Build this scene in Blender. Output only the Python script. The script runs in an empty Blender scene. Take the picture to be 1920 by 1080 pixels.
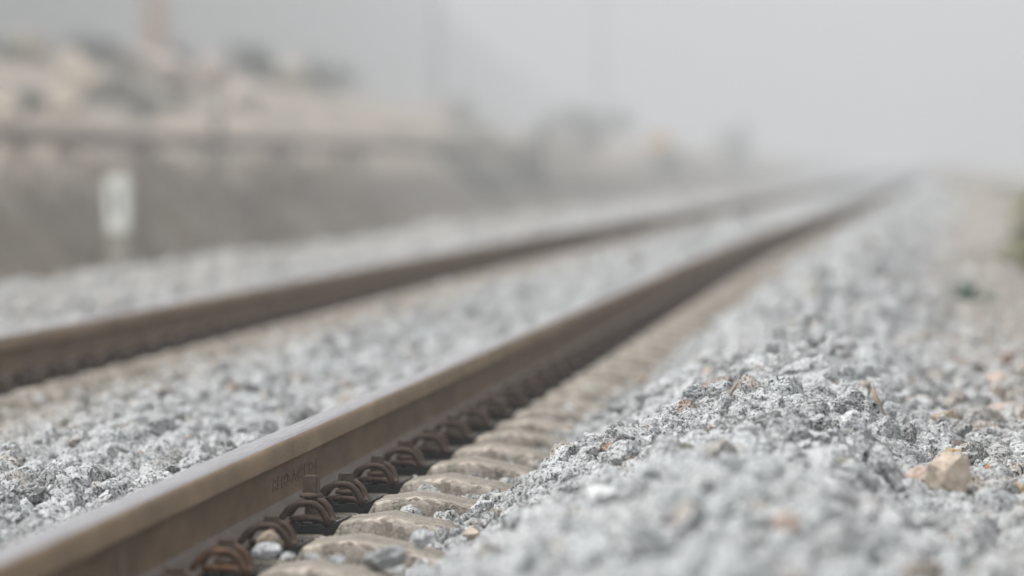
import bpy, bmesh, math, random
import numpy as np
from mathutils import Vector, Matrix, noise

random.seed(7)
C = bpy.context.scene.collection
sc = bpy.context.scene

# ------------------------------------------------------------------ camera model (1920x1080 photo, focal length F in pixels)
F = 10200.0
CAMZ = 0.662
VX, VY = 1720.0, 303.0
PSI = math.atan((VX - 960.0) / F)
THE = math.atan((540.0 - VY) / F)
RC = Matrix.Rotation(PSI, 3, 'Z') @ Matrix.Rotation(math.pi / 2 - THE, 3, 'X')


def img(px, py, d):
    """the point at depth d (metres along the view axis) that lies behind photo pixel px, py"""
    v = RC @ Vector(((px - 960.0) / F * d, (540.0 - py) / F * d, -d))
    return Vector((v.x, v.y, v.z + CAMZ))


# ------------------------------------------------------------------ track geometry
XN = -1.1845            # centre of the near rail
GC = 1.502              # rail centre to rail centre
XF = XN - GC
XC = 0.5 * (XN + XF)
PITCH = 0.602
Y4 = 10.338


def bend(y):
    """the line swings gently to the right in the distance"""
    return np.interp(y, [28, 36, 45, 54, 65, 80, 100, 150, 300, 700, 1400], [0, .03, .12, .23, .35, .47, .60, .86, 1.75, 4.2, 8.5])


def ysl(k):
    return Y4 + PITCH * (k - 4)


# ------------------------------------------------------------------ value noise in numpy
def vnoise(x, y, seed=0):
    x = np.asarray(x, float); y = np.asarray(y, float)
    xi = np.floor(x).astype(np.int64); yi = np.floor(y).astype(np.int64)
    fx = x - xi; fy = y - yi
    fx = fx * fx * (3 - 2 * fx); fy = fy * fy * (3 - 2 * fy)

    def h(a, b):
        n = (a * 374761393 + b * 668265263 + seed * 974634777) & 0xFFFFFFFF
        n = ((n ^ (n >> 13)) * 1274126177) & 0xFFFFFFFF
        n = n ^ (n >> 16)
        return (n & 0xFFFF) / 65535.0
    a = h(xi, yi); b = h(xi + 1, yi); c = h(xi, yi + 1); d = h(xi + 1, yi + 1)
    return (a * (1 - fx) + b * fx) * (1 - fy) + (c * (1 - fx) + d * fx) * fy - 0.5


SX = np.array([-400, -30, -9.0, -6.2, -5.2, -4.8, -4.45, -4.0, -3.05, -2.95, -2.80, -2.28, -2.04, -1.92, -1.7, -1.42, -1.34, -0.98, -0.88, -0.75, -0.655,
               -0.565, -0.48, -0.36, -0.27, -0.12, -0.02, 0.14, 0.5, 1.0, 1.6, 3.0, 8.0, 400])
SZ = np.array([-1.2, -1.2, -1.0, -0.72, -0.46, -0.09, -0.008, 0.012, 0.015, -0.02, -0.045, -0.042, 0.012, 0.030, 0.012, 0.006, -0.045, -0.048, -0.036, -0.010, 0.045,
               0.085, 0.118, 0.152, 0.170, 0.146, 0.088, 0.062, 0.055, 0.02, -0.12, -0.45, -0.7, -0.8])


def S(X, Y):
    Y = np.asarray(Y, float)
    X = np.asarray(X, float) - bend(Y)
    z = np.interp(X, SX, SZ)
    # damp the noise inside the cribs by the rails so that nothing pokes over the sleepers
    w = np.ones_like(X)
    for c in (XN, XF):
        w = w * np.clip((np.abs(X - c) - 0.24) / 0.25, 0.12, 1)
    n = vnoise(X * 3.1, Y * 1.7, 1) * 0.040 + vnoise(X * 7.3, Y * 5.1, 2) * 0.034
    far = np.clip((np.abs(X) - 5.5) / 3, 0, 1)
    # the heap on the right is uneven along the line
    heap = np.exp(-((X + 0.25) / 0.33) ** 2) * vnoise(X * 0.3, Y * 0.45, 5) * 0.07 * np.clip((Y - 11.5) / 2, 0, 1)
    return z + n * w + heap + far * vnoise(X * 0.4, Y * 0.3, 3) * 0.25


def ground_hit(px, py):
    """where the ray through a photo pixel meets the stone surface"""
    for d in np.arange(6.0, 60, 0.02):
        p = img(px, py, d)
        if p.z <= float(S(p.x, p.y)) + 0.027:
            return p, d
    return img(px, py, 60), 60.0


# ------------------------------------------------------------------ objects
def tag(o, label=None, cat=None, group=None, kind=None):
    if label: o['label'] = label
    if cat: o['category'] = cat
    if group: o['group'] = group
    if kind: o['kind'] = kind
    return o


def link(name, me, mats, parent=None):
    o = bpy.data.objects.new(name, me)
    C.objects.link(o)
    if mats is not None:
        for m in (mats if isinstance(mats, (list, tuple)) else [mats]):
            me.materials.append(m)
    if parent is not None:
        o.parent = parent
    return o


def empty(name, loc):
    o = bpy.data.objects.new(name, None)
    C.objects.link(o)
    o.location = loc
    o.empty_display_size = 0.05
    return o


def bm_mesh(name, bm, smooth=False):
    me = bpy.data.meshes.new(name)
    bmesh.ops.recalc_face_normals(bm, faces=bm.faces)
    bm.to_mesh(me); bm.free()
    if smooth:
        for p in me.polygons: p.use_smooth = True
    return me


def np_mesh(name, V, Fc, attrs=None, smooth=False, mat_idx=None):
    """triangle (n,3) or quad (n,4) mesh straight from arrays"""
    me = bpy.data.meshes.new(name)
    k = Fc.shape[1]
    me.vertices.add(len(V)); me.vertices.foreach_set('co', np.ascontiguousarray(V, np.float32).ravel())
    me.loops.add(Fc.size); me.loops.foreach_set('vertex_index', np.ascontiguousarray(Fc, np.int32).ravel())
    me.polygons.add(len(Fc))
    me.polygons.foreach_set('loop_start', np.arange(0, Fc.size, k, dtype=np.int32))
    if mat_idx is not None:
        me.polygons.foreach_set('material_index', np.ascontiguousarray(mat_idx, np.int32))
    for nm, arr in (attrs or {}).items():
        a = me.attributes.new(nm, 'FLOAT', 'POINT')
        a.data.foreach_set('value', np.ascontiguousarray(arr, np.float32))
    me.update(calc_edges=True)
    me.polygons.foreach_set('use_smooth', np.full(len(Fc), bool(smooth)))
    return me


def tube(bm, pts, rad, seg=12, caps=True):
    """a round bar through pts; rad is a number or one per point"""
    pts = [Vector(p) for p in pts]
    n = len(pts)
    if not isinstance(rad, (list, tuple)): rad = [rad] * n
    rings = []
    t0 = (pts[1] - pts[0]).normalized()
    up = Vector((0, 0, 1)) if abs(t0.z) < 0.9 else Vector((1, 0, 0))
    u = t0.cross(up).normalized()
    for i in range(n):
        t = (pts[min(i + 1, n - 1)] - pts[max(i - 1, 0)]).normalized()
        u = (u - t * u.dot(t)).normalized()
        v = t.cross(u)
        rings.append([bm.verts.new(pts[i] + (u * math.cos(a) + v * math.sin(a)) * rad[i]) for a in [2 * math.pi * j / seg for j in range(seg)]])
    for a, b in zip(rings, rings[1:]):
        for j in range(seg):
            bm.faces.new((a[j], a[(j + 1) % seg], b[(j + 1) % seg], b[j]))
    if caps:
        bm.faces.new(rings[0][::-1]); bm.faces.new(rings[-1])
    return rings


def catmull(P, n=5):
    P = [Vector(p) for p in P]
    out = []
    for i in range(len(P) - 1):
        p0 = P[max(i - 1, 0)]; p1 = P[i]; p2 = P[i + 1]; p3 = P[min(i + 2, len(P) - 1)]
        for j in range(n):
            t = j / n
            out.append(0.5 * ((2 * p1) + (p2 - p0) * t + (2 * p0 - 5 * p1 + 4 * p2 - p3) * t * t + (3 * p1 - p0 - 3 * p2 + p3) * t ** 3))
    out.append(P[-1])
    return out


# ------------------------------------------------------------------ materials
class NT:
    def __init__(self, name):
        self.m = bpy.data.materials.new(name)
        self.m.use_nodes = True
        self.t = self.m.node_tree
        self.t.nodes.clear()
        self.out = self.t.nodes.new('ShaderNodeOutputMaterial')

    def n(self, typ, props=None, **ins):
        nd = self.t.nodes.new(typ)
        for k, v in (props or {}).items(): setattr(nd, k, v)
        for k, v in ins.items():
            key = k.replace('_', ' ')
            s = nd.inputs[key] if key in nd.inputs else nd.inputs[int(k[1:])]
            self.put(s, v)
        return nd

    def put(self, s, v):
        if isinstance(v, bpy.types.NodeSocket): self.t.links.new(v, s)
        else:
            if s.type == 'RGBA' and len(v) == 3: v = (*v, 1)
            s.default_value = v

    def coord(self, scale=(1, 1, 1), which='Object'):
        tc = self.n('ShaderNodeTexCoord')
        mp = self.n('ShaderNodeMapping', Vector=tc.outputs[which], Scale=scale)
        return mp.outputs[0]

    def noise(self, vec, scale, detail=4, rough=0.55):
        return self.n('ShaderNodeTexNoise', Vector=vec, Scale=scale, Detail=detail, Roughness=rough).outputs[0]

    def ramp(self, fac, stops, interp='LINEAR'):
        nd = self.n('ShaderNodeValToRGB')
        nd.color_ramp.interpolation = interp
        el = nd.color_ramp.elements
        el[0].position, el[1].position = stops[0][0], stops[-1][0]
        for p, c in stops[1:-1]: el.new(p)
        for e, (p, c) in zip(el, stops):
            e.position = p
            e.color = (*c, 1) if len(c) == 3 else c
        self.put(nd.inputs[0], fac)
        return nd.outputs[0]

    def mix(self, fac, a, b, blend='MIX'):
        nd = self.n('ShaderNodeMix', {'data_type': 'RGBA', 'blend_type': blend})
        self.put(nd.inputs[0], fac); self.put(nd.inputs[6], a); self.put(nd.inputs[7], b)
        return nd.outputs[2]

    def math(self, op, a, b=0.0, clamp=False):
        nd = self.n('ShaderNodeMath', {'operation': op, 'use_clamp': clamp})
        self.put(nd.inputs[0], a); self.put(nd.inputs[1], b)
        return nd.outputs[0]

    def attr(self, name):
        nd = self.n('ShaderNodeAttribute', {'attribute_name': name})
        return nd.outputs['Fac']

    def bsdf(self, color, rough=0.8, metal=0.0, bump=None, strength=0.4, dist=0.002, spec=0.3):
        b = self.n('ShaderNodeBsdfPrincipled')
        self.put(b.inputs['Base Color'], color); self.put(b.inputs['Roughness'], rough); self.put(b.inputs['Metallic'], metal)
        b.inputs['Specular IOR Level'].default_value = spec
        if bump is not None:
            bp = self.n('ShaderNodeBump', Height=bump, Strength=strength, Distance=dist)
            self.t.links.new(bp.outputs[0], b.inputs['Normal'])
        self.t.links.new(b.outputs[0], self.out.inputs['Surface'])
        return self.m


def grey(v): return (v, v, v)


def mat_stone():
    k = NT('granite_ballast')
    tone = k.attr('tone'); warm = k.attr('warm')
    co = k.coord()
    base = k.ramp(tone, [(0.0, (.42, .442, .449)), (.2, (.54, .562, .568)), (.42, (.47, .485, .487)), (.58, (.37, .383, .385)), (.68, (.27, .278, .28)), (.74, (.15, .155, .152)),
                         (.80, (.44, .41, .365)), (.88, (.42, .36, .31)), (.94, (.33, .275, .215)), (.985, (.30, .22, .165)), (1.0, (.25, .155, .11))], 'LINEAR')
    base = k.mix(warm, base, (.325, .275, .218))
    big = k.noise(co, 42, 4, .6)
    base = k.mix(k.ramp(big, [(.40, grey(0)), (.60, grey(.6))]), base, k.mix(.5, base, (.56, .57, .565)))
    sp = k.noise(co, 165, 4, .7)
    sp2 = k.noise(co, 70, 3, .6)
    dark = k.ramp(sp, [(.425, grey(1)), (.485, grey(0))])
    patch = k.ramp(sp2, [(.42, grey(1)), (.62, grey(.4))])
    base = k.mix(k.math('MULTIPLY', dark, patch), base, (.045, .048, .050))
    lite = k.ramp(sp, [(.53, grey(0)), (.62, grey(.75))])
    base = k.mix(lite, base, (.64, .65, .65))
    h = k.math('ADD', k.math('MULTIPLY', sp, .8), k.math('MULTIPLY', k.noise(co, 75, 5, .7), 1.3))
    return k.bsdf(base, .9, 0, h, .9, .009, .15)


def mat_single(name, c1, c2, sp_dark=None, scale=60):
    k = NT(name)
    co = k.coord()
    n = k.noise(co, scale, 5, .6)
    col = k.mix(k.ramp(n, [(.35, grey(0)), (.65, grey(1))]), c1, c2)
    s = k.noise(co, 230, 3, .6)
    if sp_dark is not None:
        col = k.mix(k.ramp(s, [(.38, grey(1)), (.48, grey(0))]), col, sp_dark)
    return k.bsdf(col, .88, 0, k.math('ADD', n, k.math('MULTIPLY', s, .35)), .6, .004, .2)


def mat_rust(name, c1, c2, c3, stretch=(1, .25, 1), rough=.78, scale=14, speck=.5, bump=.35):
    k = NT(name)
    co = k.coord(stretch)
    n = k.noise(co, scale, 6, .62)
    f = k.noise(k.coord(), 260, 4, .6)
    col = k.ramp(n, [(.28, c1), (.5, c2), (.72, c3)])
    col = k.mix(k.math('MULTIPLY', k.ramp(f, [(.4, grey(1)), (.52, grey(0))]), speck), col, tuple(x * .6 for x in c1))
    return k.bsdf(col, rough, 0, k.math('ADD', f, k.math('MULTIPLY', n, .8)), bump, .0015, .25)


def mat_steel():
    k = NT('worn_steel')
    co = k.coord((1, .03, 1))
    n = k.noise(co, 160, 4, .6)
    col = k.ramp(n, [(.3, (.20, .195, .195)), (.7, (.27, .27, .28))])
    return k.bsdf(col, k.ramp(n, [(.3, grey(.68)), (.7, grey(.58))]), .3, n, .05, .001, .2)


def mat_concrete():
    k = NT('sleeper_concrete')
    co = k.coord()
    n = k.noise(co, 9, 5, .6)
    f = k.noise(co, 190, 4, .65)
    col = k.ramp(n, [(.3, (.128, .116, .096)), (.55, (.176, .161, .136)), (.75, (.22, .203, .173))])
    col = k.mix(k.ramp(f, [(.40, grey(.8)), (.48, grey(0))]), col, (.055, .046, .036))
    col = k.mix(k.ramp(f, [(.54, grey(0)), (.62, grey(.7))]), col, (.34, .31, .265))
    e = k.attr('edge')
    v = k.n('ShaderNodeTexVoronoi', Vector=co, Scale=95.0).outputs['Color']
    ch = k.math('MULTIPLY', e, k.ramp(k.noise(co, 15, 4, .65), [(.40, grey(0)), (.47, grey(1))]))
    col = k.mix(ch, col, k.mix(v, (.18, .15, .12), (.42, .38, .33)))
    col = k.mix(ch, col, k.mix(k.n('ShaderNodeSeparateColor', Color=v).outputs[0], (.13, .108, .085), (.42, .38, .33)))
    h = k.math('ADD', f, k.math('MULTIPLY', k.noise(co, 70, 4, .6), 1.3))
    return k.bsdf(col, .92, 0, h, .55, .004, .15)


def mat_plain(name, c1, c2, scale=8, rough=.85, bump=.3, stretch=(1, 1, 1), dist=.01):
    k = NT(name)
    n = k.noise(k.coord(stretch), scale, 5, .6)
    col = k.mix(k.ramp(n, [(.32, grey(0)), (.68, grey(1))]), c1, c2)
    return k.bsdf(col, rough, 0, n, bump, dist, .2)


def mat_ground():
    k = NT('ground_soil')
    co = k.coord()
    x = k.n('ShaderNodeSeparateXYZ', Vector=co).outputs[0]
    n = k.noise(co, 1.1, 5, .6)
    f = k.noise(co, 28, 4, .65)
    gravel = k.ramp(f, [(.3, (.11, .113, .114)), (.5, (.23, .236, .238)), (.68, (.31, .317, .318))])
    soil = k.ramp(n, [(.3, (.115, .095, .078)), (.5, (.16, .135, .11)), (.7, (.23, .195, .155))])
    verge = k.ramp(n, [(.3, (.12, .104, .082)), (.5, (.18, .16, .13)), (.7, (.235, .212, .178))])
    xl = k.math('ADD', x, k.math('MULTIPLY', k.math('SUBTRACT', n, .5), .8))
    left = k.math('LESS_THAN', xl, -5.0)
    right = k.n('ShaderNodeMapRange', Value=xl, i1=.25, i2=.75).outputs[0]
    col = k.mix(right, k.mix(left, gravel, soil), verge)
    return k.bsdf(col, .95, 0, f, .6, .02, .1)


def mat_bank():
    k = NT('bank_earth')
    co = k.coord()
    z = k.n('ShaderNodeSeparateXYZ', Vector=co).outputs[2]
    n = k.noise(k.coord((1, .45, 1)), .85, 5, .6)
    n2 = k.noise(co, 2.8, 5, .65)
    pale = k.ramp(n2, [(.3, (.17, .146, .118)), (.5, (.27, .233, .192)), (.7, (.35, .308, .26))])
    dark = k.ramp(n2, [(.3, (.105, .092, .073)), (.7, (.185, .158, .126))])
    zz = k.math('ADD', z, k.math('MULTIPLY', k.math('SUBTRACT', n, .5), 1.4))
    f = k.n('ShaderNodeMapRange', Value=zz, i1=.22, i2=.52).outputs[0]
    veg = k.ramp(n, [(.50, grey(0)), (.58, grey(.8))])
    x = k.n('ShaderNodeSeparateXYZ', Vector=co).outputs[0]
    veg = k.math('MAXIMUM', veg, k.math('LESS_THAN', k.math('ADD', x, k.math('MULTIPLY', n, 8.0)), -34.0))
    col = k.mix(f, dark, k.mix(veg, pale, (.125, .125, .112)))
    return k.bsdf(col, .95, 0, n2, .8, .08, .1)


def mat_leaf(name, c1, c2, sc=6):
    k = NT(name)
    n = k.noise(k.coord(), sc, 3, .6)
    return k.bsdf(k.mix(k.ramp(n, [(.35, grey(0)), (.65, grey(1))]), c1, c2), .75, 0, None, 0, 0, .2)


M = dict(
    stone=mat_stone(),
    rail=mat_rust('rail_rust', (.078, .046, .021), (.128, .080, .040), (.180, .118, .064), scale=11, bump=.6),
    railfoot=mat_rust('rail_foot_dust', (.128, .099, .081), (.170, .136, .114), (.212, .174, .151)),
    head=mat_rust('rail_head_rust', (.138, .091, .049), (.196, .134, .077), (.25, .178, .108), scale=11, speck=.35, bump=.5),
    steel=mat_steel(),
    weld=mat_rust('weld_rust', (.13, .095, .062), (.17, .128, .088), (.21, .165, .12)),
    clip=mat_rust('clip_rust', (.040, .026, .019), (.076, .050, .037), (.118, .080, .058), (1, 1, 1), .75, 45),
    clip_orange=mat_rust('clip_orange_rust', (.055, .034, .025), (.12, .066, .040), (.34, .15, .07), (1, 1, 1), .75, 30),
    screw=mat_rust('screw_rust', (.050, .034, .024), (.078, .056, .041), (.110, .083, .062), (1, 1, 1), .8, 60),
    plastic=mat_plain('black_plastic', (.012, .0135, .0125), (.026, .027, .025), 60, .55, .15, (1, 1, 1), .001),
    concrete=mat_concrete(),
    ground=mat_ground(), bank=mat_bank(),
    beige=mat_single('beige_stone', (.40, .325, .255), (.52, .45, .375)),
    pink=mat_single('pink_stone', (.38, .285, .245), (.47, .39, .34)),
    brown=mat_single('brown_stone', (.20, .135, .09), (.34, .25, .17), (.07, .05, .04)),
    redbrown=mat_single('red_brown_stone', (.17, .085, .06), (.27, .15, .11), (.06, .04, .03)),
    ochre=mat_single('ochre_stone', (.30, .22, .12), (.46, .36, .23), (.12, .09, .05)),
    orange=mat_single('orange_chip', (.34, .145, .075), (.42, .21, .12)),
    tan=mat_single('tan_stone', (.25, .205, .15), (.34, .285, .215), (.13, .11, .08)),
    olive=mat_single('mossy_stone', (.12, .115, .075), (.33, .32, .27), (.06, .06, .045)),
    dark=mat_single('dark_stone', (.075, .062, .055), (.13, .11, .10)),
    white=mat_single('white_stone', (.50, .51, .51), (.62, .63, .63)),
    speck=mat_single('speckled_granite', (.37, .38, .39), (.52, .53, .54), (.07, .07, .075), 90),
    greystone=mat_single('grey_granite', (.25, .26, .265), (.38, .39, .395), (.085, .09, .09), 80),
    twig=mat_plain('dry_twig', (.17, .125, .09), (.29, .225, .165), 30, .85, .3, (1, 1, .2), .002),
    bark=mat_plain('dark_wood', (.07, .06, .05), (.12, .10, .085), 20),
    boulder=mat_plain('limestone', (.30, .25, .20), (.43, .375, .31), 3.0, .9, .8, (1, 1, 1), .08),
    boulder2=mat_plain('pink_limestone', (.32, .265, .23), (.44, .38, .345), 3.0, .9, .8, (1, 1, 1), .08),
    pipe=mat_plain('rusty_pipe', (.075, .058, .044), (.13, .10, .08), 3.0),
    pole=mat_plain('pole_concrete', (.55, .47, .43), (.64, .56, .51), 4.0, .9, .2),
    greypole=mat_plain('grey_pole', (.13, .135, .14), (.19, .195, .20), 4.0, .8, .2),
    paint=mat_plain('white_paint', (.62, .63, .58), (.72, .72, .68), 9, .7, .2),
    bare=mat_plain('bare_concrete', (.26, .25, .21), (.36, .34, .29), 14, .9, .3),
    black=mat_plain('black_paint', (.03, .03, .035), (.05, .05, .055), 20, .6, .1),
    sign=mat_plain('orange_paint', (.60, .42, .24), (.66, .48, .29), 4, .6, .1),
    leaf=mat_leaf('shrub_leaf', (.035, .048, .030), (.07, .085, .052)),
    leaf_hazed=mat_leaf('haze_tinted_leaf', (.15, .16, .135), (.22, .23, .20)),  # extra haze put into the leaf colour of the distant bushes
    leaf_grey=mat_leaf('grey_green_leaf', (.062, .072, .053), (.105, .115, .085)),
    weed=mat_leaf('weed_leaf', (.24, .24, .15), (.36, .35, .235)),
    dry=mat_leaf('dry_grass_blade', (.075, .058, .038), (.25, .21, .15), .4),
    pale=mat_leaf('pale_dry_grass_blade', (.30, .27, .20), (.42, .385, .29)),
    green=mat_leaf('sprout_leaf', (.02, .085, .06), (.04, .13, .09)),
)

# ------------------------------------------------------------------ stones
def ico(sub):
    bm = bmesh.new()
    bmesh.ops.create_icosphere(bm, subdivisions=sub, radius=1)
    V = np.array([v.co[:] for v in bm.verts]); Fc = np.array([[v.index for v in f.verts] for f in bm.faces])
    bm.free()
    return V, Fc


ICO = {s: ico(s) for s in (1, 2, 3, 4, 5)}


def stone(sub, seed, rough=0.05, cuts=13, asp=None):
    """a crushed stone about 1 in radius: a ball with flat breaks and a rough skin"""
    r = np.random.RandomState(seed)
    V, Fc = ICO[sub]
    V = V.copy()
    for _ in range(cuts):
        n = r.normal(size=3); n /= np.linalg.norm(n)
        d = r.uniform(.52, .92)
        s = V @ n
        over = s > d
        V[over] -= np.outer((s[over] - d) * .94, n)
    if rough > 0 and sub >= 3:
        o = Vector(r.uniform(-50, 50, 3))
        D = np.array([noise.fractal(Vector(v) * 2.6 + o, .9, 2.1, 4) for v in V])
        V *= (1 + rough * (D + .35 * np.array([abs(noise.noise(Vector(v) * 7.5 + o)) for v in V])))[:, None]
    a = asp if asp is not None else np.array([1.15, r.uniform(.75, 1.0), r.uniform(.55, .85)])
    return V * a, Fc


PROTO = {1: [stone(1, 100 + i, 0, 4) for i in range(10)],
         2: [stone(2, 200 + i, 0, 11) for i in range(24)],
         3: [stone(3, 300 + i, .09, 11) for i in range(30)],
         4: [stone(4, 400 + i, .15 if i % 3 == 0 else .085, 9 if i % 3 == 0 else 13) for i in range(42)]}


def rand_rot(n, r):
    q = r.normal(size=(n, 4)); q /= np.linalg.norm(q, axis=1)[:, None]
    w, x, y, z = q.T
    return np.stack([np.stack([1 - 2 * (y * y + z * z), 2 * (x * y - z * w), 2 * (x * z + y * w)], -1),
                     np.stack([2 * (x * y + z * w), 1 - 2 * (x * x + z * z), 2 * (y * z - x * w)], -1),
                     np.stack([2 * (x * z - y * w), 2 * (y * z + x * w), 1 - 2 * (x * x + y * y)], -1)], 1)


SL_U = np.array([0, .40, .45, .511, .583, .591, .611, .634, .873, .890, .893, .911, .919, .991, 1.091, 1.20])
SL_Z = np.array([-.038, -.036, .012, .030, .0205, .018, -.0135, -.0055, -.0055, -.0145, -.0135, .018, .0205, .030, .011, -.020])


def sleeper_z(x):
    return np.interp(np.abs(x - XC), SL_U, SL_Z)


# ---- single stones and chips that stand out in the photo: name, label, category, pixel, width and height in pixels, material, seed, lift
SINGLES = [
    ('stone', 'large upright beige stone standing on the gravel at right', 'stone', 1780, 936, 92, 104, 'beige', 11, .50),
    ('stone', 'flat ochre stone lying right behind the large upright beige stone', 'stone', 1790, 862, 74, 34, 'ochre', 12, .3),
    ('stone', 'dark grey curved stone above the flat ochre stone', 'stone', 1815, 850, 74, 40, 'dark', 13, .2),
    ('stone', 'pale pink stone wedged left of the large upright beige stone', 'stone', 1722, 905, 64, 40, 'pink', 14, .3),
    ('stone', 'long grey granite stone tilted down beside the pale pink stone', 'stone', 1665, 885, 96, 46, 'greystone', 15, .3),
    ('stone', 'round speckled granite stone on top of the gravel heap', 'stone', 1600, 818, 54, 54, 'speck', 16, .5),
    ('stone', 'pointed grey granite stone leaning right of the round speckled one', 'stone', 1650, 832, 66, 56, 'greystone', 17, .4),
    ('stone', 'mossy dark olive stone on the slope of the gravel heap', 'stone', 1572, 884, 78, 44, 'olive', 18, .3),
    ('stone', 'small red brown stone on the crest of the gravel beside the sleeper ends', 'stone', 1099, 859, 24, 14, 'redbrown', 19, .6),
    ('stone', 'long brown stone on the crest next to the small red brown one', 'stone', 1152, 851, 52, 24, 'brown', 20, .5),
    ('stone', 'brown humped stone behind the upright beige stone and right of the twig', 'stone', 1768, 800, 58, 42, 'tan', 21, .35),
    ('stone', 'salmon pink stone under a dark hollow at the right edge', 'stone', 1858, 724, 66, 36, 'pink', 22, .4),
    ('stone', 'dark brown wedge of stone above the salmon pink stone', 'stone', 1826, 700, 44, 26, 'dark', 23, .3),
    ('stone', 'upright red brown stone in the blurred gravel at the right edge', 'stone', 1888, 690, 20, 36, 'redbrown', 24, .4),
    ('stone', 'long orange tan stone lying in the blurred gravel above the twig', 'stone', 1692, 712, 52, 20, 'ochre', 25, .4),
    ('stone', 'flat cream stone at the right edge below the salmon pink stone', 'stone', 1880, 770, 90, 18, 'pink', 26, .4),
    ('stone', 'tan and pink stone on the far slope of the gravel heap', 'stone', 1330, 708, 28, 22, 'pink', 27, .5),
    ('chip', 'bright orange chip in the gravel right of the large upright beige stone', 'brick chip', 1856, 886, 28, 18, 'orange', 28, .5),
    ('chip', 'blurred orange chip in the gravel below the large upright beige stone', 'brick chip', 1744, 984, 22, 18, 'orange', 29, .5),
    ('chip', 'blurred orange and pale chip between the beige stone and the lower right corner', 'brick chip', 1812, 1014, 26, 28, 'orange', 30, .4),
    ('chip', 'orange brown chip at the bottom edge in the lower right corner', 'brick chip', 1852, 1070, 40, 22, 'orange', 31, .5),
    ('chip', 'tiny bright orange chip between the two rails', 'brick chip', 94, 871, 13, 13, 'orange', 32, .6),
    ('stone', 'small brown stone between the two rails near the rail head', 'stone', 262, 862, 24, 17, 'brown', 33, .6),
    ('stone', 'ochre brown stone at the right edge beside the orange chip', 'stone', 1906, 934, 36, 44, 'ochre', 34, .4),
    ('stone', 'dull pink stone blurred in the gravel of the foreground', 'stone', 1474, 992, 54, 40, 'pink', 35, .4),
    ('stone', 'white stone blurred in the gravel in front of the sleeper ends', 'stone', 1130, 946, 66, 40, 'white', 36, .45),
    ('stone', 'peach coloured stone blurred below the white foreground stone', 'stone', 1084, 978, 44, 30, 'beige', 37, .45),
    ('stone', 'dark olive stone blurred left of the peach foreground stone', 'stone', 957, 980, 32, 16, 'olive', 38, .5),
    ('stone', 'cream stone blurred in the gravel near the bottom edge', 'stone', 885, 1008, 36, 24, 'beige', 39, .5),
    ('stone', 'dark mossy stone blurred in front of the gravel crest', 'stone', 1288, 852, 42, 30, 'olive', 40, .4),
    ('stone', 'olive brown stone tucked in the far gravel beside the sleepers', 'stone', 1252, 742, 22, 24, 'olive', 41, .5),
    ('stone', 'small dark brown stone at the blurred edge of the far sleepers', 'stone', 1203, 718, 24, 18, 'brown', 42, .5),
    ('stone', 'speckled pale granite stone at the gravel edge by the sharp sleeper', 'stone', 905, 962, 44, 34, 'speck', 43, .45),
    ('stone', 'long speckled white stone on the gravel edge above the foreground blur', 'stone', 1048, 884, 70, 26, 'speck', 44, .45),
]
HOLES = []
SPOTS = []
for s in SINGLES:
    p, d = ground_hit(s[3], s[4])
    w = s[5] * d / F; h = s[6] * d / F
    SPOTS.append((p, d, w, h))
    HOLES.append((p.x, p.y, w * .5))

rs = np.random.RandomState(3)
stones = {1: [], 2: [], 3: [], 4: []}


def scatter(y0, y1, cell, rad, sub, layer_lift=(0.0, .018), keep2=.5, xr=(-4.98, 2.2), margin=.8, inner=None):
    for L, lift in enumerate(layer_lift):
        ys = np.arange(y0, y1, cell); xs = np.arange(xr[0], xr[1], cell)
        X, Y = np.meshgrid(xs, ys); X = X.ravel(); Y = Y.ravel()
        X = X + rs.uniform(-.55, .55, X.shape) * cell; Y = Y + rs.uniform(-.55, .55, X.shape) * cell
        ok = (X > -.1686 * Y - margin) & (X < .0196 * Y + margin)
        if inner is not None: ok &= ~((X > -.1686 * Y - inner) & (X < .0196 * Y + inner) & (X > -2.45) & (X < .75))
        if L: ok &= rs.rand(len(X)) < keep2
        X = X[ok]; Y = Y[ok]
        r = rad * np.exp(rs.normal(0, .46, len(X)))
        r = np.clip(r, rad * .32, rad * 2.0)
        edge = (X < -4.1) & (X > -4.9)
        r = np.where(edge & (rs.rand(len(X)) < .3), r * 1.35, r)
        flank = (X > -.92) & (X < -.70)
        r = np.where(flank, np.minimum(r, .019), r)
        nr = np.minimum(np.abs(X - XN), np.abs(X - XF))
        r = np.where(nr < .22, np.minimum(r, .024), r)
        Z = S(X + bend(Y), Y) + lift * (r / rad) ** .5 + rs.normal(0, .005, len(X))
        Z = np.where(nr < .22, np.minimum(Z, -.030 + .010 * rs.rand(len(X))), Z)
        ks = np.round((Y - Y4) / PITCH)
        inside = (np.abs(Y - Y4 - ks * PITCH) < .14) & (np.abs(X - XC) < 1.22) & (Z + r * .75 < sleeper_z(X) + .012)
        Z2 = np.where((np.abs(Y - Y4 - ks * PITCH) < .12) & (np.abs(X - XC) < 1.21), np.maximum(Z, sleeper_z(X) + r * .35), Z)
        keep = ~inside & ~((nr < .075) & (Z + r > -.012))
        # the sleeper shoulders beside the rails stay bare
        keep &= ~((nr > .06) & (nr < .37) & (np.abs(Y - Y4 - ks * PITCH) < .135) & ((X - np.where(np.abs(X - XN) < np.abs(X - XF), XN, XF)) > 0))
        keep &= rs.rand(len(X)) < np.interp(X, [.25, .7, 1.4], [1, .5, .3])
        for hx, hy, hr in HOLES:
            keep &= ((X - hx) ** 2 + (Y - hy) ** 2) > (hr * .8) ** 2
        X, Y, Z2, r = X[keep], Y[keep], Z2[keep], r[keep]
        stones[sub].append(np.stack([X + bend(Y), Y, Z2, r], 1))


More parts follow.
